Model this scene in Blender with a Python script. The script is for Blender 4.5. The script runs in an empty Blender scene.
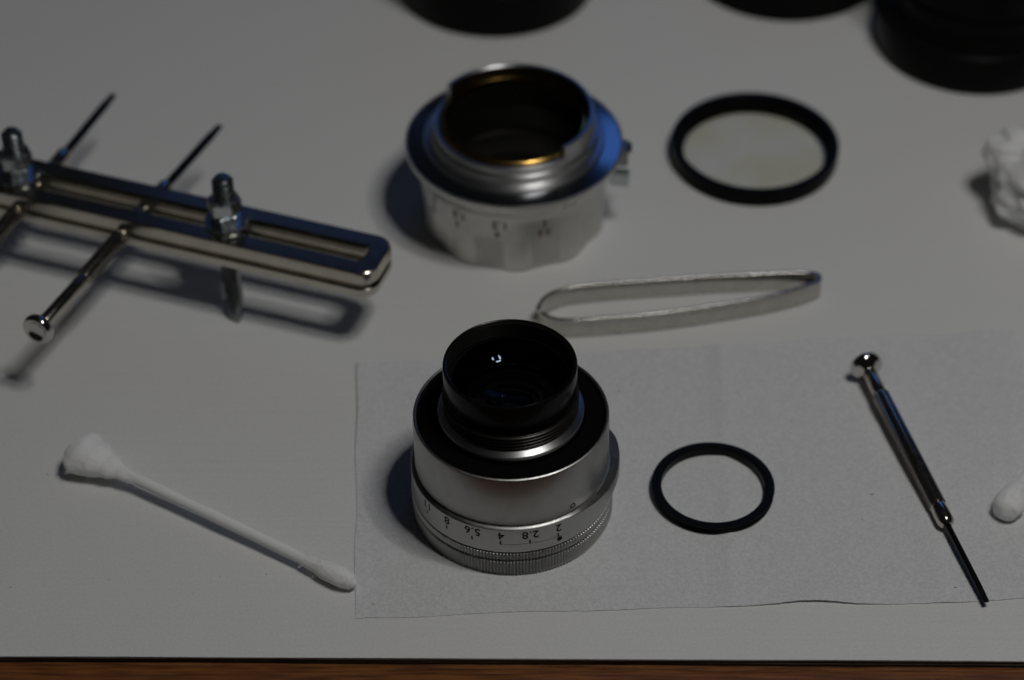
import bpy, bmesh, math, random
from math import sin, cos, pi, radians as R
from mathutils import Vector, Matrix, noise

random.seed(7)
S = 0.001                                    # everything below is written in millimetres
sc = bpy.context.scene
col = sc.collection

# ------------------------------------------------------------------ camera
cd = bpy.data.cameras.new("camera")
cam = bpy.data.objects.new("camera", cd)
col.objects.link(cam)
cam.location = (0.0, -0.4748, 0.41712)
cam.rotation_euler = (R(90 - 41.3), 0, 0)
cd.sensor_width = 23.6
cd.lens = 58.77
cd.clip_start = 0.02
cd.clip_end = 20
cd.dof.use_dof = True
cd.dof.focus_distance = 0.566
cd.dof.aperture_fstop = 5.6
sc.camera = cam

# ------------------------------------------------------------------ light: a dim room, one ring lamp overhead, a blue window and an added dim panel far behind
w = bpy.data.worlds.new("World")
sc.world = w
w.use_nodes = True
bg = w.node_tree.nodes["Background"]
bg.inputs[0].default_value = (0.85, 0.90, 1.0, 1)
bg.inputs[1].default_value = 0.006

LAMP = Vector((0.287, -0.241, 0.927)) * 0.78
q = LAMP.to_track_quat('Z', 'Y')
NL = 24
for i in range(NL):
    if i in (17, 18, 19):
        continue                             # the gap where the tube's socket sits
    ld = bpy.data.lights.new("ring_lamp", 'POINT')
    ld.energy = 0.298
    ld.color = (1.0, 0.988, 0.96)
    ld.shadow_soft_size = 0.009
    lo = bpy.data.objects.new("ring_lamp", ld)
    a = 2 * pi * i / NL
    lo.location = LAMP + q @ Vector((0.071 * cos(a), 0.071 * sin(a), 0))
    col.objects.link(lo)
for az, el, wd, ht, pw, tint in ((17, 35, 0.66, 0.48, 0.58, (0.10, 0.30, 1.0)),        # the window
                                 (-2, 34, 0.62, 0.36, 0.062, (0.16, 0.34, 1.0))):      # dim blue panel beside it, added for reflections on the spanner bar
    ld = bpy.data.lights.new("blue_back_light", 'AREA')
    ld.shape = 'RECTANGLE'
    ld.size, ld.size_y = wd, ht
    ld.energy = pw
    ld.color = tint
    lo = bpy.data.objects.new("blue_back_light", ld)
    d = Vector((sin(R(az)) * cos(R(el)), cos(R(az)) * cos(R(el)), sin(R(el))))
    lo.location = Vector((0, 0.05, 0.03)) + d * 2.0
    lo.rotation_euler = d.to_track_quat('Z', 'Y').to_euler()
    col.objects.link(lo)

sc.view_settings.view_transform = 'Standard'
sc.view_settings.look = 'None'
sc.view_settings.exposure = 0
sc.view_settings.gamma = 1
sc.view_settings.use_curve_mapping = False
sc.render.engine = 'CYCLES'
sc.cycles.use_denoising = True
sc.cycles.max_bounces = 10

# ------------------------------------------------------------------ materials
def mat(name, base, metallic=0.0, rough=0.5, **k):
    """base colour +- mottling, optional bump: bump=(kind, scale per metre, height in mm)"""
    m = bpy.data.materials.new(name)
    m.use_nodes = True
    nt = m.node_tree
    N, L = nt.nodes, nt.links
    p = N["Principled BSDF"]
    p.inputs["Base Color"].default_value = (*base, 1)
    p.inputs["Metallic"].default_value = metallic
    p.inputs["Roughness"].default_value = rough
    if "spec" in k: p.inputs["Specular IOR Level"].default_value = k["spec"]
    if "coat" in k: p.inputs["Coat Weight"].default_value = k["coat"]; p.inputs["Coat Roughness"].default_value = 0.15
    if "sheen" in k: p.inputs["Sheen Weight"].default_value = k["sheen"]
    if "sss" in k:
        p.inputs["Subsurface Weight"].default_value = k["sss"]
        p.inputs["Subsurface Radius"].default_value = (0.002, 0.002, 0.002)
        p.inputs["Subsurface Scale"].default_value = 1.0
    if "aniso" in k:
        p.inputs["Anisotropic"].default_value = k["aniso"]; p.inputs["Anisotropic Rotation"].default_value = k.get("arot", 0.0)
        t = N.new("ShaderNodeTangent"); t.direction_type = 'RADIAL'; t.axis = 'Z'
        L.new(t.outputs[0], p.inputs["Tangent"])
    tc = N.new("ShaderNodeTexCoord")
    def noise_tex(vec, scale, detail=4, rough_=0.6):
        n = N.new("ShaderNodeTexNoise")
        n.inputs["Scale"].default_value = scale
        n.inputs["Detail"].default_value = detail
        n.inputs["Roughness"].default_value = rough_
        L.new(vec, n.inputs["Vector"])
        return n.outputs["Fac"]
    def ramp(fac, lo, hi, a=0.35, b=0.65):
        mr = N.new("ShaderNodeMapRange")
        mr.inputs[1].default_value = a; mr.inputs[2].default_value = b
        mr.inputs[3].default_value = lo; mr.inputs[4].default_value = hi
        L.new(fac, mr.inputs[0])
        return mr.outputs[0]
    vec = tc.outputs["Object"]
    if "var" in k:                            # (scale, strength): uneven tone of the thing itself
        s, v = k["var"]
        f = ramp(noise_tex(vec, s), 1 - v, 1 + v)
        mx = N.new("ShaderNodeVectorMath"); mx.operation = 'SCALE'
        mx.inputs[0].default_value = base
        L.new(f, mx.inputs["Scale"])
        L.new(mx.outputs[0], p.inputs["Base Color"])
    if "rvar" in k:
        s, v = k["rvar"]
        L.new(ramp(noise_tex(vec, s), max(0.02, rough - v), rough + v), p.inputs["Roughness"])
    bumps = k.get("bump", [])
    prev = None
    for kind, s, h in bumps:
        if kind == 'turned':                  # concentric tool marks
            sp = N.new("ShaderNodeSeparateXYZ"); L.new(vec, sp.inputs[0])
            cb = N.new("ShaderNodeCombineXYZ"); L.new(sp.outputs[0], cb.inputs[0]); L.new(sp.outputs[1], cb.inputs[1])
            ln = N.new("ShaderNodeVectorMath"); ln.operation = 'LENGTH'; L.new(cb.outputs[0], ln.inputs[0])
            c2 = N.new("ShaderNodeCombineXYZ"); L.new(ln.outputs["Value"], c2.inputs[0]); L.new(sp.outputs[2], c2.inputs[1])
            f = noise_tex(c2.outputs[0], s, 3)
        elif kind == 'lines':                 # faint parallel ribs along x
            mp = N.new("ShaderNodeMapping"); mp.inputs["Scale"].default_value = (0.03, 1, 1); L.new(vec, mp.inputs[0])
            f = noise_tex(mp.outputs[0], s, 3)
        else:
            f = noise_tex(vec, s, 5)
        b = N.new("ShaderNodeBump")
        b.inputs["Strength"].default_value = 1.0
        b.inputs["Distance"].default_value = h * S
        L.new(f, b.inputs["Height"])
        if prev: L.new(prev, b.inputs["Normal"])
        prev = b.outputs[0]
    if prev: L.new(prev, p.inputs["Normal"])
    return m

M = {}
M['paper'] = mat("white_paper", (0.74, 0.74, 0.73), 0, 0.75, spec=0.25, var=(1700, 0.05),
                 bump=[('noise', 900, 0.05), ('lines', 600, 0.32), ('noise', 60, 0.25)])
M['tissue'] = mat("lens_tissue", (0.85, 0.852, 0.865), 0, 0.9, spec=0.1, var=(1500, 0.09),
                  bump=[('noise', 3200, 0.14), ('noise', 800, 0.28), ('noise', 160, 0.6)])
def thin_sheet(m, col_, fac):
    N, L = m.node_tree.nodes, m.node_tree.links
    o = N["Material Output"]; p = N["Principled BSDF"]
    t = N.new("ShaderNodeBsdfTranslucent"); t.inputs[0].default_value = (*col_, 1)
    mx = N.new("ShaderNodeMixShader"); mx.inputs[0].default_value = fac
    L.new(p.outputs[0], mx.inputs[1]); L.new(t.outputs[0], mx.inputs[2]); L.new(mx.outputs[0], o.inputs[0])
thin_sheet(M['tissue'], (0.72, 0.72, 0.72), 0.12)
M['crumple'] = mat("crumpled_tissue", (0.88, 0.88, 0.88), 0, 0.9, spec=0.05, bump=[('noise', 900, 0.08)])
M['under'] = mat("dark_brown_layer", (0.035, 0.022, 0.014), 0, 0.8, var=(300, 0.3))  # mottled dark brown of the thin layers under the paper
M['satin'] = mat("satin_chrome", (0.38, 0.38, 0.37), 1, 0.40, rvar=(700, 0.05), bump=[('noise', 9000, 0.004)])
M['satin_lit'] = mat("satin_chrome_lit", (0.44, 0.44, 0.43), 1, 0.42, rvar=(700, 0.05), bump=[('noise', 9000, 0.004)])  # the barrel's chrome again, colour raised for the light these rings catch
M['satin2'] = mat("worn_satin_chrome", (0.60, 0.595, 0.57), 1, 0.42, rvar=(400, 0.08), bump=[('noise', 6000, 0.006)])
M['turned'] = mat("turned_steel", (0.66, 0.66, 0.66), 1, 0.38, aniso=0.85, arot=0.25, bump=[('turned', 6000, 0.003)])
M['flange'] = mat("polished_flange", (0.40, 0.41, 0.43), 1, 0.15, aniso=0.5, arot=0.25)
M['brass'] = mat("brass", (0.42, 0.26, 0.07), 1, 0.19, var=(300, 0.3), bump=[('turned', 5000, 0.008)])
M['nickel'] = mat("nickel_plate", (0.58, 0.545, 0.475), 1, 0.17, rvar=(500, 0.05), var=(200, 0.06))
M['chrome'] = mat("bright_chrome", (0.62, 0.60, 0.57), 1, 0.10, rvar=(900, 0.04))
M['zinc'] = mat("zinc_plate", (0.55, 0.59, 0.60), 1, 0.25, rvar=(800, 0.08))
M['leg'] = mat("shaded_zinc", (0.38, 0.40, 0.39), 1, 0.34, rvar=(800, 0.08))  # zinc with the dark reflection from under the bar put into its colour
M['strip'] = mat("brushed_strip", (0.53, 0.51, 0.47), 1, 0.24, var=(300, 0.06), rvar=(900, 0.06), bump=[('noise', 3000, 0.01)])
M['black'] = mat("black_anodised", (0.006, 0.006, 0.006), 0, 0.32, spec=0.06, bump=[('noise', 7000, 0.002)])
M['barrel'] = mat("black_enamel", (0.006, 0.006, 0.006), 0, 0.22, spec=0.10, rvar=(500, 0.06))
M['ringblack'] = mat("black_brass_ring", (0.007, 0.007, 0.007), 0, 0.3, spec=0.12)
M['thread'] = mat("black_threads", (0.05, 0.048, 0.044), 0.8, 0.26, spec=0.6)
M['matte'] = mat("matte_black", (0.003, 0.003, 0.003), 0, 0.8, spec=0.04)
M['inner'] = mat("dark_inner_metal", (0.016, 0.015, 0.013), 0.6, 0.36, aniso=0.6, bump=[('turned', 4000, 0.01)])
M['steelblack'] = mat("blued_steel", (0.03, 0.03, 0.032), 0.9, 0.30)
M['ink'] = mat("black_ink", (0.006, 0.006, 0.006), 0, 0.6, spec=0.2)
M['redink'] = mat("red_ink", (0.16, 0.02, 0.02), 0, 0.6, spec=0.2)
M['cotton'] = mat("cotton", (0.93, 0.93, 0.93), 0, 1.0, spec=0.05, sheen=0.5, bump=[('noise', 1400, 0.12), ('noise', 5000, 0.05)])
M['stick'] = mat("white_plastic_stick", (0.92, 0.92, 0.92), 0, 0.6, spec=0.2, bump=[('noise', 500, 0.03)])

def wood():
    m = bpy.data.materials.new("brown_wood"); m.use_nodes = True
    N, L = m.node_tree.nodes, m.node_tree.links
    p = N["Principled BSDF"]; p.inputs["Roughness"].default_value = 0.42
    tc = N.new("ShaderNodeTexCoord")
    mp = N.new("ShaderNodeMapping"); mp.inputs["Scale"].default_value = (0.06, 1, 1); L.new(tc.outputs["Object"], mp.inputs[0])
    n = N.new("ShaderNodeTexNoise"); n.inputs["Scale"].default_value = 1500; n.inputs["Detail"].default_value = 6; L.new(mp.outputs[0], n.inputs[0])
    cr = N.new("ShaderNodeValToRGB")
    cr.color_ramp.elements[0].position = 0.32; cr.color_ramp.elements[0].color = (0.080, 0.026, 0.0065, 1)
    cr.color_ramp.elements[1].position = 0.68; cr.color_ramp.elements[1].color = (0.25, 0.088, 0.021, 1)
    L.new(n.outputs["Fac"], cr.inputs[0]); L.new(cr.outputs[0], p.inputs["Base Color"])
    b = N.new("ShaderNodeBump"); b.inputs["Distance"].default_value = 0.0002; L.new(n.outputs["Fac"], b.inputs["Height"]); L.new(b.outputs[0], p.inputs["Normal"])
    return m
M['wood'] = wood()

def lens_glass(name, coat, refl, ior):
    """refracting glass with a weak coloured reflection from its coating"""
    m = bpy.data.materials.new(name); m.use_nodes = True
    N, L = m.node_tree.nodes, m.node_tree.links
    for n in list(N): N.remove(n)
    o = N.new("ShaderNodeOutputMaterial"); mx = N.new("ShaderNodeMixShader")
    t = N.new("ShaderNodeBsdfRefraction"); g = N.new("ShaderNodeBsdfGlossy")
    t.inputs["IOR"].default_value = ior; t.inputs["Roughness"].default_value = 0.0
    g.inputs["Roughness"].default_value = 0.01; g.inputs["Color"].default_value = (*coat, 1)
    mx.inputs[0].default_value = refl
    L.new(t.outputs[0], mx.inputs[1]); L.new(g.outputs[0], mx.inputs[2]); L.new(mx.outputs[0], o.inputs[0])
    return m
M['glass'] = lens_glass("coated_lens_glass", (0.55, 0.65, 1.0), 0.010, 1.62)
M['glass2'] = lens_glass("inner_lens_glass", (0.6, 0.75, 1.0), 0.2, 1.62)

def filter_glass():
    m = bpy.data.materials.new("clear_filter_glass"); m.use_nodes = True
    N, L = m.node_tree.nodes, m.node_tree.links
    for n in list(N): N.remove(n)
    o = N.new("ShaderNodeOutputMaterial"); mx = N.new("ShaderNodeMixShader")
    t = N.new("ShaderNodeBsdfTransparent"); g = N.new("ShaderNodeBsdfGlossy"); f = N.new("ShaderNodeFresnel")
    g.inputs["Roughness"].default_value = 0.02
    f.inputs[0].default_value = 1.45
    ge = N.new("ShaderNodeNewGeometry"); iv = N.new("ShaderNodeMath"); iv.operation = 'SUBTRACT'; iv.inputs[0].default_value = 1.0; L.new(ge.outputs["Backfacing"], iv.inputs[1])
    ml = N.new("ShaderNodeMath"); ml.operation = 'MULTIPLY'; L.new(f.outputs[0], ml.inputs[0]); L.new(iv.outputs[0], ml.inputs[1])
    tc = N.new("ShaderNodeTexCoord"); nz = N.new("ShaderNodeTexNoise"); nz.inputs["Scale"].default_value = 60
    cr = N.new("ShaderNodeValToRGB")
    cr.color_ramp.elements[0].position = 0.4; cr.color_ramp.elements[0].color = (0.965, 0.96, 0.92, 1)
    cr.color_ramp.elements[1].position = 0.65; cr.color_ramp.elements[1].color = (0.95, 0.935, 0.85, 1)
    L.new(tc.outputs["Object"], nz.inputs[0]); L.new(nz.outputs["Fac"], cr.inputs[0]); L.new(cr.outputs[0], t.inputs[0])
    L.new(ml.outputs[0], mx.inputs[0]); L.new(t.outputs[0], mx.inputs[1]); L.new(g.outputs[0], mx.inputs[2]); L.new(mx.outputs[0], o.inputs[0])
    return m
M['filter'] = filter_glass()

# ------------------------------------------------------------------ helpers
def obj(name, verts, faces, material, parent=None, loc=(0, 0, 0), sharp=35, smooth=True):
    me = bpy.data.meshes.new(name)
    me.from_pydata([(x * S, y * S, z * S) for x, y, z in verts], [], faces)
    me.update()
    bm = bmesh.new(); bm.from_mesh(me); bmesh.ops.recalc_face_normals(bm, faces=bm.faces); bm.to_mesh(me); bm.free()
    if smooth:
        me.polygons.foreach_set('use_smooth', [True] * len(me.polygons))
        me.set_sharp_from_angle(angle=R(sharp))
    me.materials.append(M[material])
    o = bpy.data.objects.new(name, me)
    col.objects.link(o)
    o.location = [c * S for c in loc]
    if parent: o.parent = parent
    return o

def thing(name, label, cat, loc, rot=(0, 0, 0), group=None):
    o = bpy.data.objects.new(name, None)
    o.empty_display_size = 0.005
    col.objects.link(o)
    o.location = [c * S for c in loc]
    o.rotation_euler = rot
    return tag(o, label, cat, group)

def tag(o, label, cat, group=None):
    o['label'] = label; o['category'] = cat
    if group: o['group'] = group
    return o

def lathe(profile, seg=96, closed=False, rf=None, axis='z'):
    """profile [(r, z)]; rf(theta, r, z) -> (r, z); theta from the front (-y) towards +x"""
    v, f = [], []
    n = len(profile)
    for i in range(seg):
        a = 2 * pi * i / seg
        for (r, z) in profile:
            if rf: r2, z2 = rf(a, r, z)
            else: r2, z2 = r, z
            if axis == 'z': v.append((r2 * sin(a), -r2 * cos(a), z2))
            else: v.append((z2, r2 * sin(a), r2 * cos(a)))
    m = n if closed else n - 1
    for i in range(seg):
        j = (i + 1) % seg
        for k in range(m):
            l = (k + 1) % n
            f.append((i * n + k, j * n + k, j * n + l, i * n + l))
    if not closed:                            # cap ends
        if profile[0][0] > 1e-6: f.append([i * n for i in range(seg)][::-1])
        if profile[-1][0] > 1e-6: f.append([i * n + n - 1 for i in range(seg)])
    return v, f

def box(x0, x1, y0, y1, z0, z1):
    v = [(x, y, z) for x in (x0, x1) for y in (y0, y1) for z in (z0, z1)]
    return v, [(0, 1, 3, 2), (4, 6, 7, 5), (0, 4, 5, 1), (2, 3, 7, 6), (0, 2, 6, 4), (1, 5, 7, 3)]

def merge(*parts):
    V, F = [], []
    for v, f in parts:
        o = len(V); V += v; F += [[i + o for i in q_] for q_ in f]
    return V, F

def threads(r, z0, z1, n, depth):
    """a run of thread crests on the outside (depth>0 cuts inwards) going from z0 to z1"""
    out = []
    for i in range(n):
        a = z0 + (z1 - z0) * i / n; b = z0 + (z1 - z0) * (i + 1) / n
        out += [(r - depth, a), (r - depth * 0.1, a + (b - a) * 0.4), (r, a + (b - a) * 0.5), (r - depth * 0.1, a + (b - a) * 0.6)]
    out.append((r - depth, z1))
    return out

def wrap_text(txt, parent, rad, z, az, size, material, name="scale_numeral", bold=0.0):
    """print on the barrel, turned upside down because the barrel stands on its front"""
    cu = bpy.data.curves.new("t", 'FONT')
    cu.body = txt; cu.size = size; cu.align_x = 'CENTER'; cu.align_y = 'CENTER'; cu.space_character = 1.08; cu.offset = bold
    to = bpy.data.objects.new("t", cu); col.objects.link(to)
    dg = bpy.context.evaluated_depsgraph_get()
    me = to.evaluated_get(dg).to_mesh()
    vs = [(-v.co.x, -v.co.y) for v in me.vertices]; fs = [list(p.vertices) for p in me.polygons]
    to.evaluated_get(dg).to_mesh_clear()
    bpy.data.objects.remove(to); bpy.data.curves.remove(cu)
    out, n0, f0 = [], len(vs), fs
    fs = []
    for c, (ox, oy) in enumerate(((0, 0), (0.05, 0.0), (-0.05, 0.0), (0.0, 0.05), (0.0, -0.05))):
        for x, y in vs:
            zz = z + y + oy; r = (rad(zz) if callable(rad) else rad) + 0.03 + 0.0015 * c
            a = R(az) + (x + ox) / r
            out.append((r * sin(a), -r * cos(a), zz))
        fs += [[i + c * n0 for i in q_] for q_ in f0]
    return obj(name, out, fs, material, parent, smooth=False)

def patch(parent, rad, z0, z1, az, wmm, material, name):
    """small filled rectangle of paint wrapped on the barrel"""
    v, f = [], []
    n = 4
    for i in range(n + 1):
        a = R(az) + (i / n - 0.5) * wmm / rad
        for z in (z0, z1): v.append(((rad + 0.03) * sin(a), -(rad + 0.03) * cos(a), z))
    for i in range(n): f.append((2 * i, 2 * i + 2, 2 * i + 3, 2 * i + 1))
    return obj(name, v, f, material, parent, smooth=False)

def dot(parent, rad, z, az, r, material, name, inner=0.0):
    v, f = [], []
    n = 24
    for i in range(n):
        a = 2 * pi * i / n
        for q_ in (r, inner):
            t = R(az) + q_ * cos(a) / rad
            v.append(((rad + 0.035) * sin(t), -(rad + 0.035) * cos(t), z + q_ * sin(a)))
    for i in range(n):
        j = (i + 1) % n
        f.append((2 * i, 2 * j, 2 * j + 1, 2 * i + 1))
    return obj(name, v, f, material, parent, smooth=False)

def smoothstep(a, b, x):
    t = max(0.0, min(1.0, (x - a) / (b - a))); return t * t * (3 - 2 * t)

# ------------------------------------------------------------------ setting: wooden table, thin dark layers, white paper
def slab(name, x0, x1, y0, y1, z0, z1, m, rot=0.0, waver=0.0, seed=0):
    """a sheet whose near edge wavers a little"""
    n = 160
    V = []
    for i in range(n + 1):
        x = x0 + (x1 - x0) * i / n
        e = waver * (noise.noise(Vector((x * 0.02, seed, 0))) + 0.35 * noise.noise(Vector((x * 0.15, seed, 3))))
        V += [(x, y0 + e, z0), (x, y0 + e, z1), (x, y1, z1), (x, y1, z0)]
    F = []
    for i in range(n):
        a, b = 4 * i, 4 * i + 4
        for k in range(4):
            l = (k + 1) % 4
            F.append((a + k, a + l, b + l, b + k))
    F += [(0, 1, 2, 3), (4 * n, 4 * n + 3, 4 * n + 2, 4 * n + 1)]
    o = obj(name, V, F, m, sharp=30)
    o.rotation_euler.z = R(rot)
    return o
tb = slab("table_top", -420, 420, -190, 620, -26, -1.75, 'wood')
tb['kind'] = 'structure'
u = slab("lower_dark_layer", -330, 330, -105.0, 520, -1.75, -0.95, 'under', -0.42, 0.25, 5)  # two thin dark layers draw the line along the paper's near edge
tag(u, "thin dark layer showing between white paper and brown wood", "board")
u = slab("upper_dark_layer", -325, 325, -104.9, 515, -0.93, -0.32, 'under', -0.36, 0.35, 9)
tag(u, "dark brown layer directly under the white paper along the table front", "card")
pp = slab("paper_sheet", -320, 320, -104.75, 510, -0.30, 0.0, 'paper', -0.36, 0.2, 2)
tag(pp, "large white paper sheet covering the brown wooden table", "paper")

# lens tissue: a thin soft sheet with fold marks and a lifted front edge
def tissue():
    nx, ny = 200, 110
    V, F = [], []
    c = {'TL': (-38.0, -8.9), 'TR': (125.4, 3.1), 'BL': (-34.6, -93.2), 'BR': (123.0, -85.6)}
    def top(u_, v_):
        x0 = c['BL'][0] + (c['BR'][0] - c['BL'][0]) * u_; y0 = c['BL'][1] + (c['BR'][1] - c['BL'][1]) * u_
        x1 = c['TL'][0] + (c['TR'][0] - c['TL'][0]) * u_; y1 = c['TL'][1] + (c['TR'][1] - c['TL'][1]) * u_
        x = x0 + (x1 - x0) * v_; y = y0 + (y1 - y0) * v_
        e = (1 - v_) ** 6
        y += e * (0.7 * noise.noise(Vector((x * 0.05, 1.7, 0))) + 0.25 * noise.noise(Vector((x * 0.4, 4, 0))))
        y -= 1.6 * e * math.exp(-((x - 88) / 26) ** 2) - 1.0 * e * math.exp(-((x - 67) / 9) ** 2)
        y += (v_ ** 8) * 0.5 * noise.noise(Vector((x * 0.06, 8, 0)))
        x += ((1 - u_) ** 12) * 0.5 * noise.noise(Vector((y * 0.06, 3, 0)))
        z = 0.13
        z += 0.42 * math.exp(-abs(x - 51.5 - 0.03 * y - 0.6 * noise.noise(Vector((y * 0.08, 2, 2)))) / 1.3) * smoothstep(-92, -80, y)
        z += 0.25 * math.exp(-abs(y + 33 - 0.02 * x) / 1.5) * smoothstep(30, 60, x)
        ed = 0.25 + 0.75 * smoothstep(-92, -78, y)
        z += ed * 0.45 * math.exp(-((x - 51.5 - 0.03 * y) / 3.4) ** 2) * (0.6 + 0.4 * noise.noise(Vector((y * 0.03, 0, 5))))     # centre fold
        z += ed * 0.5 * math.exp(-((x - 92 + 0.05 * y) / 3.0) ** 2)                                                            # second fold
        z += 0.25 * math.exp(-((x - 10) / 3.0) ** 2) * smoothstep(-40, 0, y)
        z += ed * 0.24 * (1 + noise.noise(Vector((x * 0.06, y * 0.045, 2)))) + 0.05 * noise.noise(Vector((x * 0.2, y * 0.2, 6)))
        z += 0.6 * math.exp(-((x - 67) / 10) ** 2) * math.exp(-((y + 89) / 6.5) ** 2)                                     # lifted edge
        z += 0.9 * math.exp(-((x - 83) / 16) ** 2) * math.exp(-((y - 1) / 3.5) ** 2) + 0.8 * math.exp(-((x - 120) / 7) ** 2) * math.exp(-((y - 2) / 5) ** 2)
        z += 0.5 * math.exp(-((x + 37) / 3) ** 2) * smoothstep(-45, -10, y)
        flat = math.exp(-(max(0, math.hypot(x + 0.3, y + 57.5) - 22) / 5) ** 2)                                          # pressed down by the lens
        z = 0.25 * flat + z * (1 - flat)
        return x, y, z
    for j in range(ny + 1):
        for i in range(nx + 1): V.append(top(i / nx, j / ny))
    n = len(V)
    V += [(x, y, z - 0.10) for x, y, z in V]
    W = nx + 1
    for j in range(ny):
        for i in range(nx):
            a = j * W + i
            F.append((a, a + 1, a + W + 1, a + W)); F.append((n + a, n + a + W, n + a + W + 1, n + a + 1))
    ring = [i for i in range(W)] + [j * W + nx for j in range(1, ny + 1)] + [ny * W + i for i in range(nx - 1, -1, -1)] + [j * W for j in range(ny - 1, 0, -1)]
    for k in range(len(ring)):
        a, b = ring[k], ring[(k + 1) % len(ring)]
        F.append((a, n + a, n + b, b))
    return V, F
t = obj("cleaning_tissue", *tissue(), 'tissue', sharp=60)
tag(t, "thin flat white lens tissue spread under the silver lens barrel and black ring", "tissue")
TZ = 0.25                                     # height of the tissue's surface

# ------------------------------------------------------------------ silver lens standing on its front
def silver_lens():
    root = thing("camera_lens", "silver lens unit with black rear barrel and aperture numbers standing on white tissue", "camera lens", (0.15, -57.5, TZ + 0.15), (0, R(-0.8), 0))
    # knurled front ring, in two tiers with a dark groove between
    def knurl(r0, r1, z0, z1, n, sub=4):
        prof = [(r0 - 2.0, z0), (r0 - 0.25, z0), (r0, z0 + 0.25), (r0, z1 - 0.3), (r0 - 0.45, z1), (r0 - 2.0, z1)]
        def rf(a, r, z):
            if r < r0 - 0.1: return r, z
            ph = (a * n / (2 * pi)) % 1.0
            return r + r1 * (1 - 2 * abs(ph - 0.5)) * 2 - r1, z
        return lathe(prof, n * sub, closed=True, rf=rf)
    fr = obj("front_ring", *lathe([(20.5, 0.02), (22.3, 0.02), (22.3, 7.3), (20.5, 7.3)], 128, closed=True), 'ink', root)
    obj("knurled_band", *knurl(22.75, 0.27, 0.05, 4.35, 190, 6), 'satin_lit', fr, sharp=20)
    obj("knurled_band", *knurl(22.85, 0.27, 4.80, 7.1, 190, 6), 'satin_lit', fr, sharp=20)
    # aperture ring with its raised finger grip on the right
    def grip(a):
        a = (a + pi) % (2 * pi) - pi          # -pi..pi, 0 = front, + = right
        return smoothstep(R(30), R(66), a) * (1 - smoothstep(R(100), R(132), a))
    def rf(a, r, z):
        g = grip(a)
        if z > 7.4 and r > 22.3:
            h = (z - 7.4) / 7.1
            r += g * 1.55 * smoothstep(0.05, 0.5, h)
            if h > 0.55: z += g * 1.1 + 0.0
        return r, z
    prof = [(20.8, 7.32), (22.75, 7.32), (22.95, 7.5), (22.95, 9.2), (22.95, 11.4), (22.95, 13.7), (22.94, 14.2), (22.82, 14.36), (22.3, 14.65), (22.1, 14.68), (20.8, 14.68)]
    ar = obj("aperture_ring", *lathe(prof, 360, closed=True, rf=rf), 'satin_lit', root, sharp=28)
    for txt, az in (("11", -55.6), ("8", -39.0), ("5.6", -22.4), ("4", -6.0), ("2.8", 10.4), ("2", 26.9)):
        wrap_text(txt, ar, 22.95, 12.7, az, 3.05, 'ink')
        patch(ar, 22.95, 9.9, 11.0, az - 0.4, 0.36, 'ink', "scale_tick")
    dot(ar, 22.95, 9.1, 27.4, 0.66, 'ink', "index_dot")
    ln = []
    for i in range(30):
        a = R(-6.0 + (34.0 + 6) * i / 29)
        for z in (9.93, 10.0): ln.append((22.98 * sin(a), -22.98 * cos(a), z))
    obj("scale_line", ln, [(2 * i, 2 * i + 2, 2 * i + 3, 2 * i + 1) for i in range(29)], 'ink', ar, smooth=False)
    # plain silver barrel
    prof = [(20.6, 15.0), (21.95, 15.0), (22.0, 15.3), (22.02, 22), (22.0, 28.2), (21.85, 28.6), (21.55, 28.75), (21.25, 28.6), (21.15, 28.0), (21.15, 20), (20.6, 20)]
    ba = obj("barrel", *lathe(prof, 192, closed=True), 'satin', root, sharp=40)
    dot(ba, 22.02, 16.35, 38, 0.72, 'ink', "index_mark", inner=0.46)
    # black recessed shoulder
    obj("shoulder", *lathe([(21.1, 26.2), (21.1, 27.4), (19.5, 27.5), (17.2, 27.7), (16.6, 28.2), (16.45, 29.28), (15.0, 29.28), (15.0, 26.2)], 160, closed=True), 'matte', root)
    # turned silver collar
    obj("collar", *lathe([(15.0, 29.3), (16.35, 29.3), (16.4, 29.95), (16.3, 30.2), (14.85, 31.02), (14.6, 31.05), (14.6, 29.3)], 160, closed=True), 'turned', root, sharp=25)
    # black rear barrel: thread, smooth tube, inner thread, stepped retaining ring
    tp = [(14.3, 31.08)] + [(15.02 + 0.24 * sin(2 * pi * i / 10 - pi / 2), 31.2 + 0.092 * i) for i in range(41)] + [(14.3, 35.0)]
    obj("rear_thread", *lathe(tp, 192, closed=True), 'thread', root, sharp=70)
    prof = [(14.2, 34.8), (14.7, 35.0), (14.75, 36.3), (14.85, 36.6), (14.85, 43.0), (14.75, 43.4), (14.45, 43.6), (14.2, 43.45)]
    prof += [(14.25, 43.2), (14.25, 38.6), (13.9, 38.4), (13.0, 38.2), (12.6, 37.6), (12.4, 36.9), (12.4, 31.0)]
    rb = obj("rear_barrel", *lathe(prof, 192, closed=True), 'barrel', root, sharp=50)
    it = [(14.2, 43.15), (14.0, 43.1)] + [(13.93 + 0.13 * cos(2 * pi * i / 8), 43.0 - 0.085 * i) for i in range(49)] + [(14.2, 38.8)]
    obj("inner_thread", *lathe(it, 192, closed=True), 'thread', rb, sharp=70)
    obj("retaining_ring", *lathe([(13.85, 38.5), (13.7, 39.0), (13.0, 38.95), (12.5, 38.0), (12.4, 37.4), (13.6, 37.4)], 160, closed=True), 'black', rb, sharp=25)
    # rear glass: hollow surface
    n = 20
    Rc = 17.0
    zc = 34.6
    prof = [(0.0, zc)] + [(12.35 * i / n, zc + Rc - math.sqrt(Rc * Rc - (12.35 * i / n) ** 2)) for i in range(1, n + 1)]
    zt = prof[-1][1]
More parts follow.
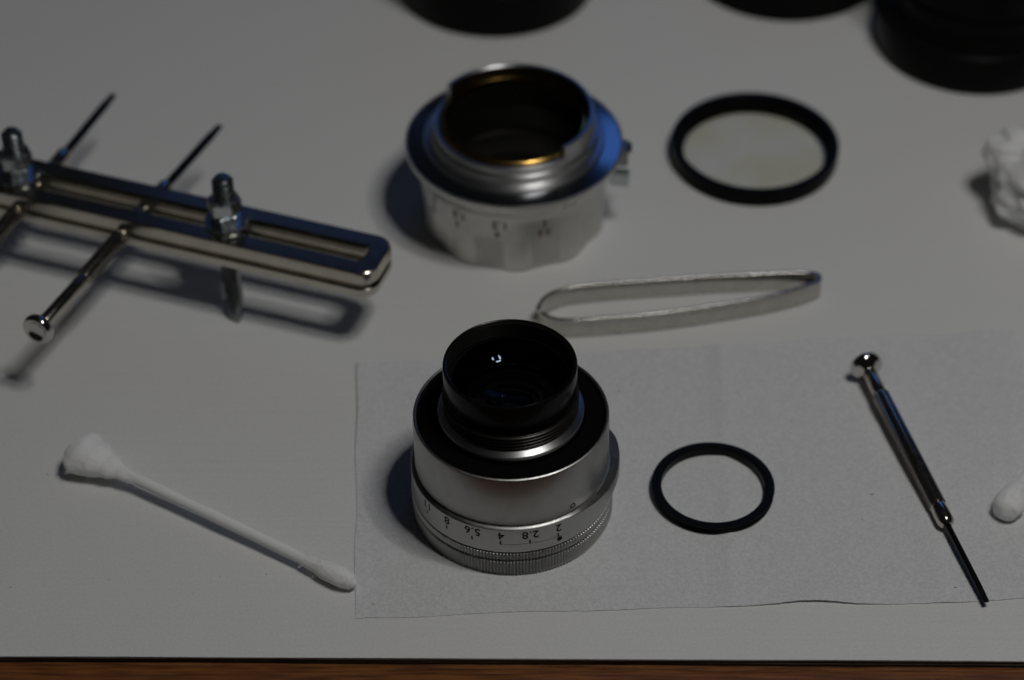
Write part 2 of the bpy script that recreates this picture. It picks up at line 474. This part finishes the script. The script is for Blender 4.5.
    prof += [(12.35, 31.4)] + [(12.35 * (n - i) / n, 31.4 - 1.6 * (1 - ((n - i) / n) ** 2)) for i in range(1, n)] + [(0.0, 29.8)]
    obj("rear_glass", *lathe(prof, 128), 'glass', rb, sharp=60)
    # inside: baffle steps and a second, smaller element deeper down
    prof = [(12.4, 29.4), (10.2, 29.2), (10.0, 27.6), (8.6, 27.4), (8.4, 25.8), (7.4, 25.6), (7.4, 20.0), (12.4, 20.0)]
    obj("inner_baffle", *lathe(prof, 128, closed=True), 'inner', rb, sharp=25)
    prof = [(0.0, 26.2)] + [(7.3 * i / 12, 26.2 - 2.2 * (i / 12) ** 2) for i in range(1, 13)] + [(7.3, 21.5), (0.0, 21.5)]
    obj("inner_glass", *lathe(prof, 96), 'glass2', rb, sharp=60)
    obj("blackened_stop", *lathe([(0.0, 20.5), (7.35, 20.5), (7.35, 20.2), (0.0, 20.2)], 64), 'matte', rb)
    return root
silver_lens()

# ------------------------------------------------------------------ focusing mount (helicoid) behind it
def focus_mount():
    root = thing("focusing_mount", "silver scalloped focusing mount with open brass throat and distance scale", "lens mount", (0.5, 50.2, 0.0))
    TH0 = R(2.6)
    def rad_scale(z):
        return 24.0 + 4.0 * smoothstep(15.2, 23.6, z) ** 1.35 if z > 11 else 24.0
    def rf(a, r, z):
        if r < 21: return r, z
        k = 1 - smoothstep(3.0, 11.0, z)
        ph = 10 * (a - TH0)
        c_ = cos(ph)
        dr = 0.55 * c_ * k
        if c_ < 0.05 and 0.7 < z < 9.9:      # knurled valleys
            n = 300
            dr += 0.11 * (2 * abs(((a * n / (2 * pi)) % 1.0) - 0.5) * 2 - 1)
        return r + dr, z
    zs = [0.0, 0.5, 0.9, 1.2, 4.5, 8.0, 9.2, 9.7, 10.2, 10.9, 12, 13.5, 15.2, 16.2, 17.2, 18.2, 19.2, 20.2, 21.2, 22.0, 22.8, 23.3]
    prof = [(19.2, 0.0)]
    for z in zs:
        if z <= 10.2: r = 23.45 - (0.5 if z == 0 else 0.0)
        else: r = rad_scale(z)
        prof.append((r, z))
    prof += [(28.0, 23.6), (28.02, 24.1), (27.85, 24.4), (27.6, 24.4), (27.4, 24.0), (20.0, 23.2), (19.2, 22.0)]
    fb = obj("focusing_ring", *lathe(prof, 1200, closed=True, rf=rf), 'satin2', root, sharp=26)
    for m_, ft, az in (("1", "3.3", 18.8), ("1.2", "4", -8.4), ("1.5", "5", -35.5), ("2", "7", -57)):
        wrap_text(m_, fb, rad_scale, 15.1, az, 3.2, 'ink', bold=0.04)
        wrap_text(ft, fb, rad_scale, 12.1, az - (1.5 if len(ft) == 1 else 0), 2.7, 'redink' if az > 0 else 'ink', bold=0.03)
    for az in (-60, 28, 31, 34):
        patch(fb, rad_scale(21.4) + 0.12, 21.0, 22.4, az, 0.5, 'ink', "depth_tick")
    # dished mirror-like flange plate
    obj("flange_plate", *lathe([(21.0, 23.3), (27.25, 23.3), (27.5, 24.0), (27.3, 24.2), (21.0, 25.1)], 192, closed=True), 'flange', root, sharp=30)
    # throat wall, stepped outside; the rear part stands taller than the front
    def tall(a):
        a = (a + pi) % (2 * pi) - pi
        ad = math.degrees(a)
        return 1.0 if (ad > 38 or ad < -122) else 0.0
    def rft(a, r, z):
        if z > 29.5: z += 3.4 * tall(a)
        return r, z
    prof = [(18.3, 20.0), (23.3, 20.0), (23.3, 25.5), (23.1, 25.8), (21.7, 26.0), (21.5, 26.2), (21.4, 28.2), (21.2, 28.45), (20.65, 28.5), (20.55, 29.2), (20.5, 30.15), (20.35, 30.38), (19.6, 30.42), (19.3, 30.2), (19.2, 28.0), (18.3, 27.5)]
    obj("throat", *lathe(prof, 720, closed=True, rf=rft), 'turned', root, sharp=28)
    obj("throat_lining", *lathe([(19.15, 28.0), (19.24, 30.1), (19.0, 30.15), (18.95, 28.0)], 720, closed=True, rf=rft), 'inner', root, sharp=28)
    # brass helicoid sleeve
    obj("brass_sleeve", *lathe([(18.25, 24.0), (19.1, 28.5), (19.15, 30.45), (18.98, 30.85), (18.5, 31.15), (17.7, 31.25), (17.55, 31.1), (17.5, 24.0)], 192, closed=True), 'brass', root, sharp=24)
    inn = obj("inner_tube", *lathe([(17.45, 29.6)] + [(17.3 - (0.25 if i % 2 else 0.0), 29.0 - 0.5 * i) for i in range(14)] + [(17.2, 21.3), (17.0, 15.0), (15.6, 14.7), (15.4, 7.0), (13.6, 6.7), (13.4, 1.0), (17.45, 1.0)], 160, closed=True), 'inner', root, sharp=24)
    obj("floor_ring", *lathe([(13.2, 0.4), (13.2, 2.0), (11.8, 2.2), (11.4, 1.2), (11.4, 0.4)], 128, closed=True), 'inner', inn, sharp=24)
    # infinity lock on the right
    def at(az, r, z): return (r * sin(R(az)), -r * cos(R(az)), z)
    def block(az, r0, r1, w_, z0, z1):
        a = R(az); er = Vector((sin(a), -cos(a), 0)); et = Vector((cos(a), sin(a), 0))
        bm = bmesh.new()
        v, f = box(r0, r1, -w_ / 2, w_ / 2, z0, z1)
        bv = [bm.verts.new(er * x + et * y + Vector((0, 0, z))) for x, y, z in v]
        for q_ in f: bm.faces.new([bv[i] for i in q_])
        bmesh.ops.bevel(bm, geom=list(bm.edges), offset=0.3, segments=2, affect='EDGES')
        bm.verts.index_update()
        out = [tuple(x.co) for x in bm.verts], [[x.index for x in q_.verts] for q_ in bm.faces]
        bm.free(); return out
    lk = obj("lock_lever", *block(86, 25.5, 29.4, 5.5, 19.0, 23.9), 'satin', root)
    obj("lock_button", *block(80, 25.0, 30.0, 2.2, 13.5, 18.0), 'zinc', lk)
    obj("lock_pin", *block(90, 27.0, 30.3, 1.8, 20.5, 23.0), 'black', lk)
    return root
focus_mount()

# ------------------------------------------------------------------ filter and small ring
fl = thing("lens_filter", "black rimmed round glass filter lying flat on the white paper", "lens filter", (65.3, 75.3, 0.0))
prof = [(20.0, 0.0), (22.0, 0.0), (22.15, 0.5), (22.2, 1.0), (22.55, 1.3), (22.6, 4.6), (22.4, 5.0), (20.6, 5.0)] + [(20.4 + (0.14 if i % 2 else -0.04), 4.85 - 0.3 * i) for i in range(8)] + [(19.2, 2.3), (19.0, 1.9), (19.0, 0.8), (20.0, 0.6)]
obj("rim", *lathe(prof, 192, closed=True), 'black', fl, sharp=24)
obj("glass", *lathe([(0.0, 1.1), (19.4, 1.1), (19.4, 1.8), (0.0, 1.8)], 96), 'filter', fl, sharp=30)

rg = thing("retaining_ring", "thin plain black threaded ring lying on the tissue", "ring", (46.5, -53.8, TZ + 0.5))
def rfr(a, r, z):
    return r, z
prof = [(11.95, 0.0), (13.8, 0.0)] + [(14.0 + 0.12 * sin(i * 1.25), 0.15 + 0.09 * i) for i in range(18)] + [(14.2, 1.75), (14.25, 1.95), (14.1, 2.1), (12.75, 2.1), (12.7, 1.85), (12.1, 1.83), (11.95, 1.7)]
ro = obj("ring_body", *lathe(prof, 192, closed=True), 'ringblack', rg, sharp=22)
for az in (-95, 85):
    a = R(az); er = Vector((sin(a), -cos(a), 0)); et = Vector((cos(a), sin(a), 0))
    v, f = box(12.7, 14.05, -0.35, 0.35, 1.95, 2.15)
    obj("spanner_notch", [tuple(er * x + et * y + Vector((0, 0, z))) for x, y, z in v], f, 'steelblack', ro, smooth=False)

# ------------------------------------------------------------------ tweezers: one bent strip standing on its edge
def tweezers():
    root = thing("tweezers", "flat silver metal tweezers lying on edge on white paper between the two lens parts", "tweezers", (42, 10, 0))
    def catmull(P, n=10):
        out = []
        for i in range(len(P) - 1):
            p0 = P[max(0, i - 1)]; p1 = P[i]; p2 = P[i + 1]; p3 = P[min(len(P) - 1, i + 2)]
            for k in range(n):
                t_ = k / n
                out.append(tuple(0.5 * ((2 * b) + (-a + c_) * t_ + (2 * a - 5 * b + 4 * c_ - d_) * t_ * t_ + (-a + 3 * b - 3 * c_ + d_) * t_ ** 3) for a, b, c_, d_ in zip(p0, p1, p2, p3)))
        out.append(P[-1]); return out
    def band(P, th, h, z0=0.0):
        pts = catmull(P); V, F = [], []
        n = len(pts)
        for i, p in enumerate(pts):
            a = Vector(pts[max(0, i - 1)]); b = Vector(pts[min(n - 1, i + 1)])
            tg = (b - a).normalized(); nr = Vector((-tg.y, tg.x))
            bev = 0.16
            w_ = th / 2
            for o_, z in ((-w_, z0 + bev), (-w_, z0 + h - 0.26), (-w_ * 0.82, z0 + h - 0.08), (-w_ * 0.5, z0 + h), (w_ * 0.5, z0 + h), (w_ * 0.82, z0 + h - 0.08), (w_, z0 + h - 0.26), (w_, z0 + bev), (w_ - bev, z0), (-w_ + bev, z0)):
                V.append((p[0] + nr.x * o_ - 42, p[1] + nr.y * o_ - 10, z))
        for i in range(n - 1):
            for k in range(10):
                l = (k + 1) % 10
                F.append((10 * i + k, 10 * i + l, 10 * i + 10 + l, 10 * i + 10 + k))
        F += [list(range(10)), list(range(10 * n - 10, 10 * n))[::-1]]
        return V, F
    front = [(7.3, 3.9), (9.0, 2.4), (11.5, 1.4), (15.5, 1.2), (22, 1.9), (32, 3.1), (42, 4.9), (52, 7.2), (62, 9.7), (70, 12.4), (75.0, 14.9), (77.0, 16.3), (77.5, 17.3)]
    back = [(77.5, 17.3), (77.2, 18.5), (75.5, 19.3), (72.5, 19.5), (68, 19.3), (60, 18.7), (50, 18.0), (40, 17.0), (30, 15.9), (22, 14.9), (15.5, 13.8), (12, 12.6), (9.2, 10.8), (7.4, 8.4), (6.5, 5.9), (6.3, 4.6)]
    obj("front_arm", *band(front, 0.95, 5.9), 'strip', root, sharp=55)
    obj("back_arm", *band(back, 0.95, 5.9), 'strip', root, sharp=55)
    obj("tip", *band([(6.3, 4.7), (5.8, 4.2), (5.0, 3.8)], 1.3, 3.2, 0.9), 'strip', root, sharp=30)
tweezers()

# ------------------------------------------------------------------ jeweller's screwdrivers (three of one kind)
def make_screwdriver(nk=11.2, neck_r=1.8, cap=1.18, br=0.72):
    root = thing("screwdriver", "x", "screwdriver", (0, 0, 0), group="small jeweller's screwdrivers")
    # axis +x from the turning cap to the blade tip
    cp = obj("turning_cap", *lathe([(r_ * cap, x_) for r_, x_ in ((0.0, 0.95), (1.2, 0.85), (2.0, 0.5), (2.45, 0.05), (2.95, 0.0), (3.3, 0.4), (3.4, 1.1), (3.25, 1.8), (2.6, 2.5), (1.6, 3.1), (1.3, 3.4), (0.0, 3.4))], 64, axis='x'), 'chrome', root, sharp=40)
    obj("neck", *lathe([(0.0, 3.3), (neck_r - 0.25, 3.3), (neck_r, 3.8), (neck_r, nk - 0.7), (neck_r - 0.1, nk), (0.0, nk)], 48, axis='x'), 'nickel', root, sharp=40)
    def rf(a, r, z):
        if r < 1.8: return r, z
        return r + 0.10 * (1 if (int(a * 24 / pi) % 2) else -1), z
    obj("handle", *lathe([(0.0, nk - 0.1), (1.75, nk - 0.1), (2.0, nk + 0.5), (2.0, 49.0), (1.75, 49.6), (0.0, 49.6)], 96, axis='x', rf=rf), 'nickel', root, sharp=30)
    obj("ferrule", *lathe([(0.0, 49.5), (1.9, 49.5), (2.0, 50.0), (2.0, 54.0), (1.75, 54.9), (1.15, 55.6), (0.0, 55.6)], 48, axis='x'), 'nickel', root, sharp=40)
    # round shank ground to a flat tip
    V, F = [], []
    prof = [(br, 55.3), (br, 74.5), (br * 0.95, 76.5), (br * 0.85, 79.3)]
    n = 20
    for r, x in prof:
        for i in range(n):
            a = 2 * pi * i / n
            y, z = r * cos(a), r * sin(a)
            if x > 75: z *= 0.55 if x < 78 else 0.25
            V.append((x, y, z))
    for k in range(len(prof) - 1):
        for i in range(n):
            j = (i + 1) % n
            F.append((k * n + i, k * n + j, (k + 1) * n + j, (k + 1) * n + i))
    F += [list(range(n)), list(range(len(V) - n, len(V)))]
    obj("blade", V, F, 'steelblack', root, sharp=40)
    return root

def copy_tree(o, parent=None):
    c = o.copy(); col.objects.link(c); c.parent = parent
    for ch in list(o.children): copy_tree(ch, c)
    return c

def aim(o, p0, p1):
    a, b = Vector(p0) * S, Vector(p1) * S
    o.location = a
    o.scale.x = (b - a).length / (79.3 * S)
    o.rotation_euler = (b - a).normalized().to_track_quat('X', 'Z').to_euler()

sd = make_screwdriver()
aim(sd, (85.5, -13.8, TZ + 4.4), (104.9, -89.9, TZ + 1.7))
sd['label'] = "small nickel screwdriver with black blade lying on the white tissue"
s2 = make_screwdriver(19.0, 1.65, 1.15, 1.12)
aim(s2, (-112.6, -20.6, 20.7), (-76.1, 61.0, 20.7))
s2['label'] = "screwdriver whose shiny round cap points at us, pushed through the slotted bar"
s3 = copy_tree(s2)
aim(s3, (-136.0, -8.2, 20.7), (-105.4, 74.8, 20.7))
s3['label'] = "screwdriver through the slotted bar beside the leftmost nut, handle cut by the picture edge"

# ------------------------------------------------------------------ lens spanner: slotted bar on two pointed legs
def spanner():
    root = thing("lens_spanner", "chromed slotted bar of a lens spanner standing on pointed legs", "spanner", (-30.9, 2.1, 0), (0, 0, R(-19.2)))
    L_, W_, rail = 136.0, 15.8, 5.1
    def rounded(x0, x1, y0, y1, r, n=10):
        pts = []
        for cx, cy, a0 in ((x1 - r, y1 - r, 0), (x0 + r, y1 - r, 90), (x0 + r, y0 + r, 180), (x1 - r, y0 + r, 270)):
            for i in range(n + 1):
                a = R(a0 + 90 * i / n); pts.append((cx + r * cos(a), cy + r * sin(a)))
        return pts
    # cross section of the rail: offset from the outside (0) to the inside (1) and height; grooves at mid height
    z0, z1 = 25.2, 33.0
    half = [(0.14, z0), (0.04, z0 + 0.25), (0.0, z0 + 0.8), (0.0, z0 + 2.5), (0.05, z0 + 2.75), (0.36, z0 + 2.8), (0.36, z0 + 4.1), (0.05, z0 + 4.15), (0.0, z0 + 4.4), (0.0, z1 - 1.2), (0.015, z1 - 0.75), (0.045, z1 - 0.25), (0.10, z1)]
    sec = half + [(1 - t_, z) for t_, z in half[::-1]]
    V, F = [], []
    for (t_, z) in sec:
        o_ = rail * t_
        for x, y in rounded(-L_ + o_, -o_, -W_ / 2 + o_, W_ / 2 - o_, max(0.9, 4.4 - 0.65 * o_)): V.append((x, y, z))
    n = len(V) // len(sec)
    for k in range(len(sec)):
        l = (k + 1) % len(sec)
        for i in range(n):
            j = (i + 1) % n
            F.append((k * n + i, k * n + j, l * n + j, l * n + i))
    obj("slotted_frame", V, F, 'nickel', root, sharp=24)
    def hexprism(r, za, zb, x, ch=0.5, rot=0.0):
        ring = []
        V, F = [], []
        for rr, z in ((r - ch, za), (r, za + ch * 0.6), (r, zb - ch * 0.6), (r - ch, zb)):
            for i in range(6):
                a = pi / 3 * i + rot
                V.append((x + rr * cos(a), rr * sin(a), z))
        for k in range(3):
            for i in range(6):
                j = (i + 1) % 6
                F.append((k * 6 + i, k * 6 + j, k * 6 + 6 + j, k * 6 + 6 + i))
        F += [list(range(6)), list(range(18, 24))]
        return V, F
    def shift(vf, x): return [(a + x, b, c_) for a, b, c_ in vf[0]], vf[1]
    for x in (-41.8, -98.9, -131.0):
        prof = [(0.0, 22.0), (2.3, 22.0), (2.3, 40.0)] + threads(2.7, 40.2, 46.4, 6, 0.5) + [(1.8, 46.9), (0.0, 47.0)]
        po = obj("threaded_post", *shift(lathe(prof, 40), x), 'zinc', root, sharp=30)
        obj("nut", *hexprism(4.3, 36.8, 40.6, x, rot=0.3), 'zinc', po, smooth=False)
        obj("coupling_nut", *hexprism(3.7, 31.5, 36.7, x, ch=0.9, rot=0.7), 'zinc', po, smooth=False)
        obj("washer", *shift(lathe([(2.2, 33.05), (5.3, 33.05), (5.4, 33.3), (5.3, 33.6), (2.2, 33.6)], 40, closed=True), x), 'zinc', po, sharp=30)
        obj("lower_nut", *hexprism(4.3, 21.6, 25.15, x, rot=0.1), 'zinc', po, smooth=False)
        # flat leg ground to a rounded point
        V, F = [], []
        st = [(22.5, 2.1), (15.0, 1.95), (12.0, 1.9), (10.3, 1.7), (9.1, 1.3), (8.5, 0.8), (8.27, 0.3)]
        for z, hw in st:
            t_ = 1.05 if z > 11 else 0.45 + 0.2 * (z - 8.25)
            sx, sy = 4.6 * (22.5 - z) / 14.25, -7.9 * (22.5 - z) / 14.25      # the leg splays towards the front
            g = 0.45 if z > 10.6 else 0.0          # hollow down the middle of the near face
            for dx, dy in ((-hw, -t_), (-hw * 0.45, -t_), (-hw * 0.3, -t_ + g), (hw * 0.3, -t_ + g), (hw * 0.45, -t_), (hw, -t_), (hw, t_), (-hw, t_)):
                V.append((x + dx + sx, dy + sy, z))
        for k in range(len(st) - 1):
            for i in range(8):
                j = (i + 1) % 8
                F.append((k * 8 + i, k * 8 + j, k * 8 + 8 + j, k * 8 + 8 + i))
        F += [list(range(8)), list(range(len(V) - 8, len(V)))]
        if x != -98.9: obj("pointed_leg", V, F, 'leg', po, sharp=40)
    for o_ in root.children_recursive:
        o_.data.transform(Matrix.Translation((0, 0, -8.25 * S)))
spanner()

# ------------------------------------------------------------------ cotton swabs
def swab(label, p0, p1, heads, seed, flat=1.0):
    """p0, p1 ends of the axis in mm; heads = profile [(distance from the end, radius)] for both ends"""
    a, b = Vector(p0), Vector(p1)
    ln = (b - a).length
    root = thing("cotton_swab", label, "cotton swab", p0, group="cotton swabs")
    root.rotation_euler = (b - a).normalized().to_track_quat('X', 'Z').to_euler()
    V, F = lathe([(0.0, 3.0), (1.35, 3.0)] + [(1.35 + 0.04 * sin(i * 1.3), 3 + (ln - 6) * i / 20) for i in range(1, 21)] + [(0.0, ln - 3.0)], 24, axis='x')
    obj("stick", V, F, 'stick', root, sharp=50)
    for e, prof in enumerate(heads):
        pr = []
        n = 40
        for i in range(n + 1):
            t_ = i / n
            d_ = prof[-1][0] * t_
            for k in range(len(prof) - 1):
                if prof[k][0] <= d_ <= prof[k + 1][0] + 1e-9:
                    u_ = (d_ - prof[k][0]) / (prof[k + 1][0] - prof[k][0])
                    r = prof[k][1] + (prof[k + 1][1] - prof[k][1]) * (u_ * u_ * (3 - 2 * u_)); break
            if i == 0: r = 0.0
            pr.append((r, d_))
        V, F = lathe(pr, 72, axis='x')
        out = []
        for x, y, z in V:
            r = math.hypot(y, z)
            k = 1.0
            if r > 0.02:
                an = math.atan2(z, y)
                p_ = Vector((x * 0.22, cos(an) * 1.2, sin(an) * 1.2 + seed + 10 * e))
                k = 1 + 0.09 * noise.noise(p_) + 0.035 * noise.noise(p_ * 2.7) + 0.015 * noise.noise(Vector((x * 1.6, cos(an) * 5, sin(an) * 5 + seed)))
                if prof[-1][0] - x < 2.5: k = 1 + (k - 1) * (prof[-1][0] - x) / 2.5
            xx = x + 0.35 * noise.noise(Vector((x * 0.3, y * 0.5, z * 0.5 + seed)))
            out.append((xx if e == 0 else ln - xx, y * k, z * k * (flat if e == 0 else 1.0)))
        hd = obj("cotton_head", out, F, 'cotton', root, sharp=80)
        rnd = random.Random(int(seed * 10) + e)
        FV, FF = [], []
        for _ in range(360):                    # loose fuzz standing off the cotton
            i0 = rnd.randrange(len(out)); c0 = Vector(out[i0])
            nrm = Vector((rnd.uniform(-.4, .4), c0.y, c0.z)); nrm = (nrm.normalized() if nrm.length > 0.5 else Vector((-1 if e == 0 else 1, 0, 0)))
            tg = Vector((rnd.gauss(0, 1), rnd.gauss(0, 1), rnd.gauss(0, 1))).normalized()
            L_ = rnd.uniform(0.5, 1.7); wd = rnd.uniform(0.02, 0.035)
            sd_ = nrm.cross(tg).normalized() * wd
            for k in range(4):
                u_ = k / 3
                p_ = c0 - nrm * 0.1 + nrm * (L_ * 0.42 * sin(u_ * 2.4)) + tg * (L_ * u_ * 0.8)
                FV += [tuple(p_ - sd_), tuple(p_ + sd_)]
            b0 = len(FV) - 8
            FF += [(b0 + 2 * k, b0 + 2 * k + 1, b0 + 2 * k + 3, b0 + 2 * k + 2) for k in range(3)]
        fb = obj("cotton_fibres", FV, FF, 'cotton', hd, smooth=False)
        fb['kind'] = 'stuff'
    return root
small = [(0.0, 0.0), (0.5, 1.2), (1.6, 1.95), (4.0, 2.4), (7.5, 2.3), (11.5, 1.75), (15.0, 1.4)]
big = [(0.0, 0.0), (0.5, 3.4), (1.6, 5.1), (3.6, 5.8), (7.0, 5.0), (11.0, 3.4), (15.0, 2.0), (19.0, 1.4)]
swab("cotton swab with one fluffy flared end lying on bare white paper", (-102.9, -43.4, 4.4), (-34.6, -84.9, 2.3), (big, small), 3.0, 0.74)
swab("cotton swab tip reaching onto the tissue beside the screwdriver from the right edge", (111.8, -64.2, TZ + 3.0), (149.0, -2.0, 2.6), ([(0.0, 0.0), (0.5, 1.9), (1.8, 3.2), (4.5, 3.6), (8.0, 3.0), (12.0, 1.8), (15, 1.4)], small), 8.0)

# ------------------------------------------------------------------ crumpled tissue at the right edge
def crumple():
    bm = bmesh.new()
    bmesh.ops.create_icosphere(bm, subdivisions=6, radius=1.0)
    V = []
    for v in bm.verts:
        p = v.co.copy()
        p2 = p + 0.25 * Vector((noise.noise(p * 1.5), noise.noise(p * 1.5 + Vector((9, 0, 0))), noise.noise(p * 1.5 + Vector((0, 9, 0)))))
        h = 0.86 + 0.20 * noise.noise(p2 * 1.5 + Vector((4, 1, 7))) + 0.10 * noise.noise(p2 * 3.1) + 0.045 * noise.noise(p2 * 6.5)
        h += 0.13 * (0.35 - abs(noise.noise(p2 * 2.2 + Vector((2, 8, 3))))) + 0.05 * (0.3 - abs(noise.noise(p2 * 4.6)))
        x, y, z = p.x * h * 23, p.y * h * 21, p.z * h * 17
        z = max(z + 10.0, 0.05 + 0.2 * abs(noise.noise(p * 6)))
        V.append((x, y, z))
    bm.verts.index_update()
    F = [[q_.index for q_ in f.verts] for f in bm.faces]
    bm.free()
    return V, F
c_ = obj("crumpled_tissue", *crumple(), 'crumple', loc=(146.0, 52.5, 0.0), sharp=75)
tag(c_, "crumpled white tissue wad at the right edge of the paper", "tissue wad")

# ------------------------------------------------------------------ black lens parts cut by the top of the picture
k1 = thing("black_lens_barrel", "black round lens barrel behind the focusing mount, cut by the top edge", "lens", (-5.0, 160.0, 0))
obj("barrel", *lathe([(0.0, 0.0), (28.6, 0.0), (29.2, 0.6), (29.4, 1.2), (29.4, 14.0), (28.8, 14.6), (28.8, 15.6), (29.3, 16.2), (29.3, 34), (28.5, 35), (24, 35), (23.5, 30), (0, 29)], 128), 'black', k1, sharp=30)
obj("grip_ring", *lathe([(29.0, 17), (29.9, 17.2), (29.9, 27), (29.0, 27.2)], 360, closed=True, rf=lambda a, r, z: (r + (0.15 if r > 29.5 and int(a * 180 / pi) % 4 < 2 else 0), z)), 'black', k1, sharp=25)
k2 = thing("black_lens", "low black round lens part left of the two-tier black lens, cut by the top edge", "lens", (81.0, 168.5, 0))
obj("body", *lathe([(0.0, 0.0), (29.0, 0.0), (29.6, 0.6), (29.6, 9.5), (29.0, 10.2), (27, 10.3), (26.5, 9.6), (0, 9.5)], 128), 'black', k2, sharp=30)
obj("rim", *lathe([(26.8, 10.2), (29.0, 10.2), (29.0, 12.5), (28.6, 12.9), (26.8, 12.9)], 128, closed=True), 'black', k2, sharp=30)
k3 = thing("two_tier_lens", "large two-tier black lens in the top right corner", "lens", (131.5, 130.3, 0))
obj("base_ring", *lathe([(0.0, 0.0), (26.8, 0.0), (27.6, 0.8), (27.9, 1.6), (27.9, 10.5), (27.5, 11.8), (26.4, 12.6), (24.6, 12.8), (24.0, 12.3), (0, 12.3)], 160), 'black', k3, sharp=32)
ub = obj("upper_barrel", *lathe([(0.0, 12.2), (23.4, 12.2), (23.6, 13.0), (23.6, 20.0), (23.2, 20.6), (22.6, 20.8), (22.6, 22.0), (23.4, 22.6), (23.4, 60.0), (22.8, 60.8), (20.0, 60.8), (19.6, 58), (0, 57)], 160), 'black', k3, sharp=32)
obj("trim_ring", *lathe([(23.0, 13.2), (24.2, 13.3), (24.4, 13.7), (24.2, 14.1), (23.0, 14.2)], 160, closed=True), 'thread', ub, sharp=40)

# ------------------------------------------------------------------ dust and lint on the paper and tissue
def dust():
    rnd = random.Random(23)
    V, F = [], []
    spots = [(48.5, -68.9, 0.5), (-70.0, -55.5, 0.0)]
    for _ in range(46): spots.append((rnd.uniform(-118, 125), rnd.uniform(-100, 90), 0.0))
    for x, y, z in spots:
        on = -36 < x < 123 and -90 < y < -6
        zz = 0.55 if on else 0.02
        r = rnd.uniform(0.08, 0.22)
        ln = rnd.choice([1, 1, 1, 4]); a0 = rnd.uniform(0, pi)
        b0 = len(V)
        for i in range(5):
            a = 2 * pi * i / 5
            px, py = r * cos(a) * ln * 0.8, r * sin(a) / (1 if ln == 1 else 2.2)
            V.append((x + px * cos(a0) - py * sin(a0), y + px * sin(a0) + py * cos(a0), zz))
        V.append((x, y, zz + r * 0.7))
        F += [(b0 + i, b0 + (i + 1) % 5, b0 + 5) for i in range(5)] + [[b0 + i for i in range(4, -1, -1)]]
    return V, F
M['lint'] = mat("grey_lint", (0.22, 0.21, 0.20), 0, 0.9)
ds = obj("dust_specks", *dust(), 'lint', smooth=False)
ds['kind'] = 'stuff'
tag(ds, "tiny grey dust and lint specks scattered over the paper", "dust")
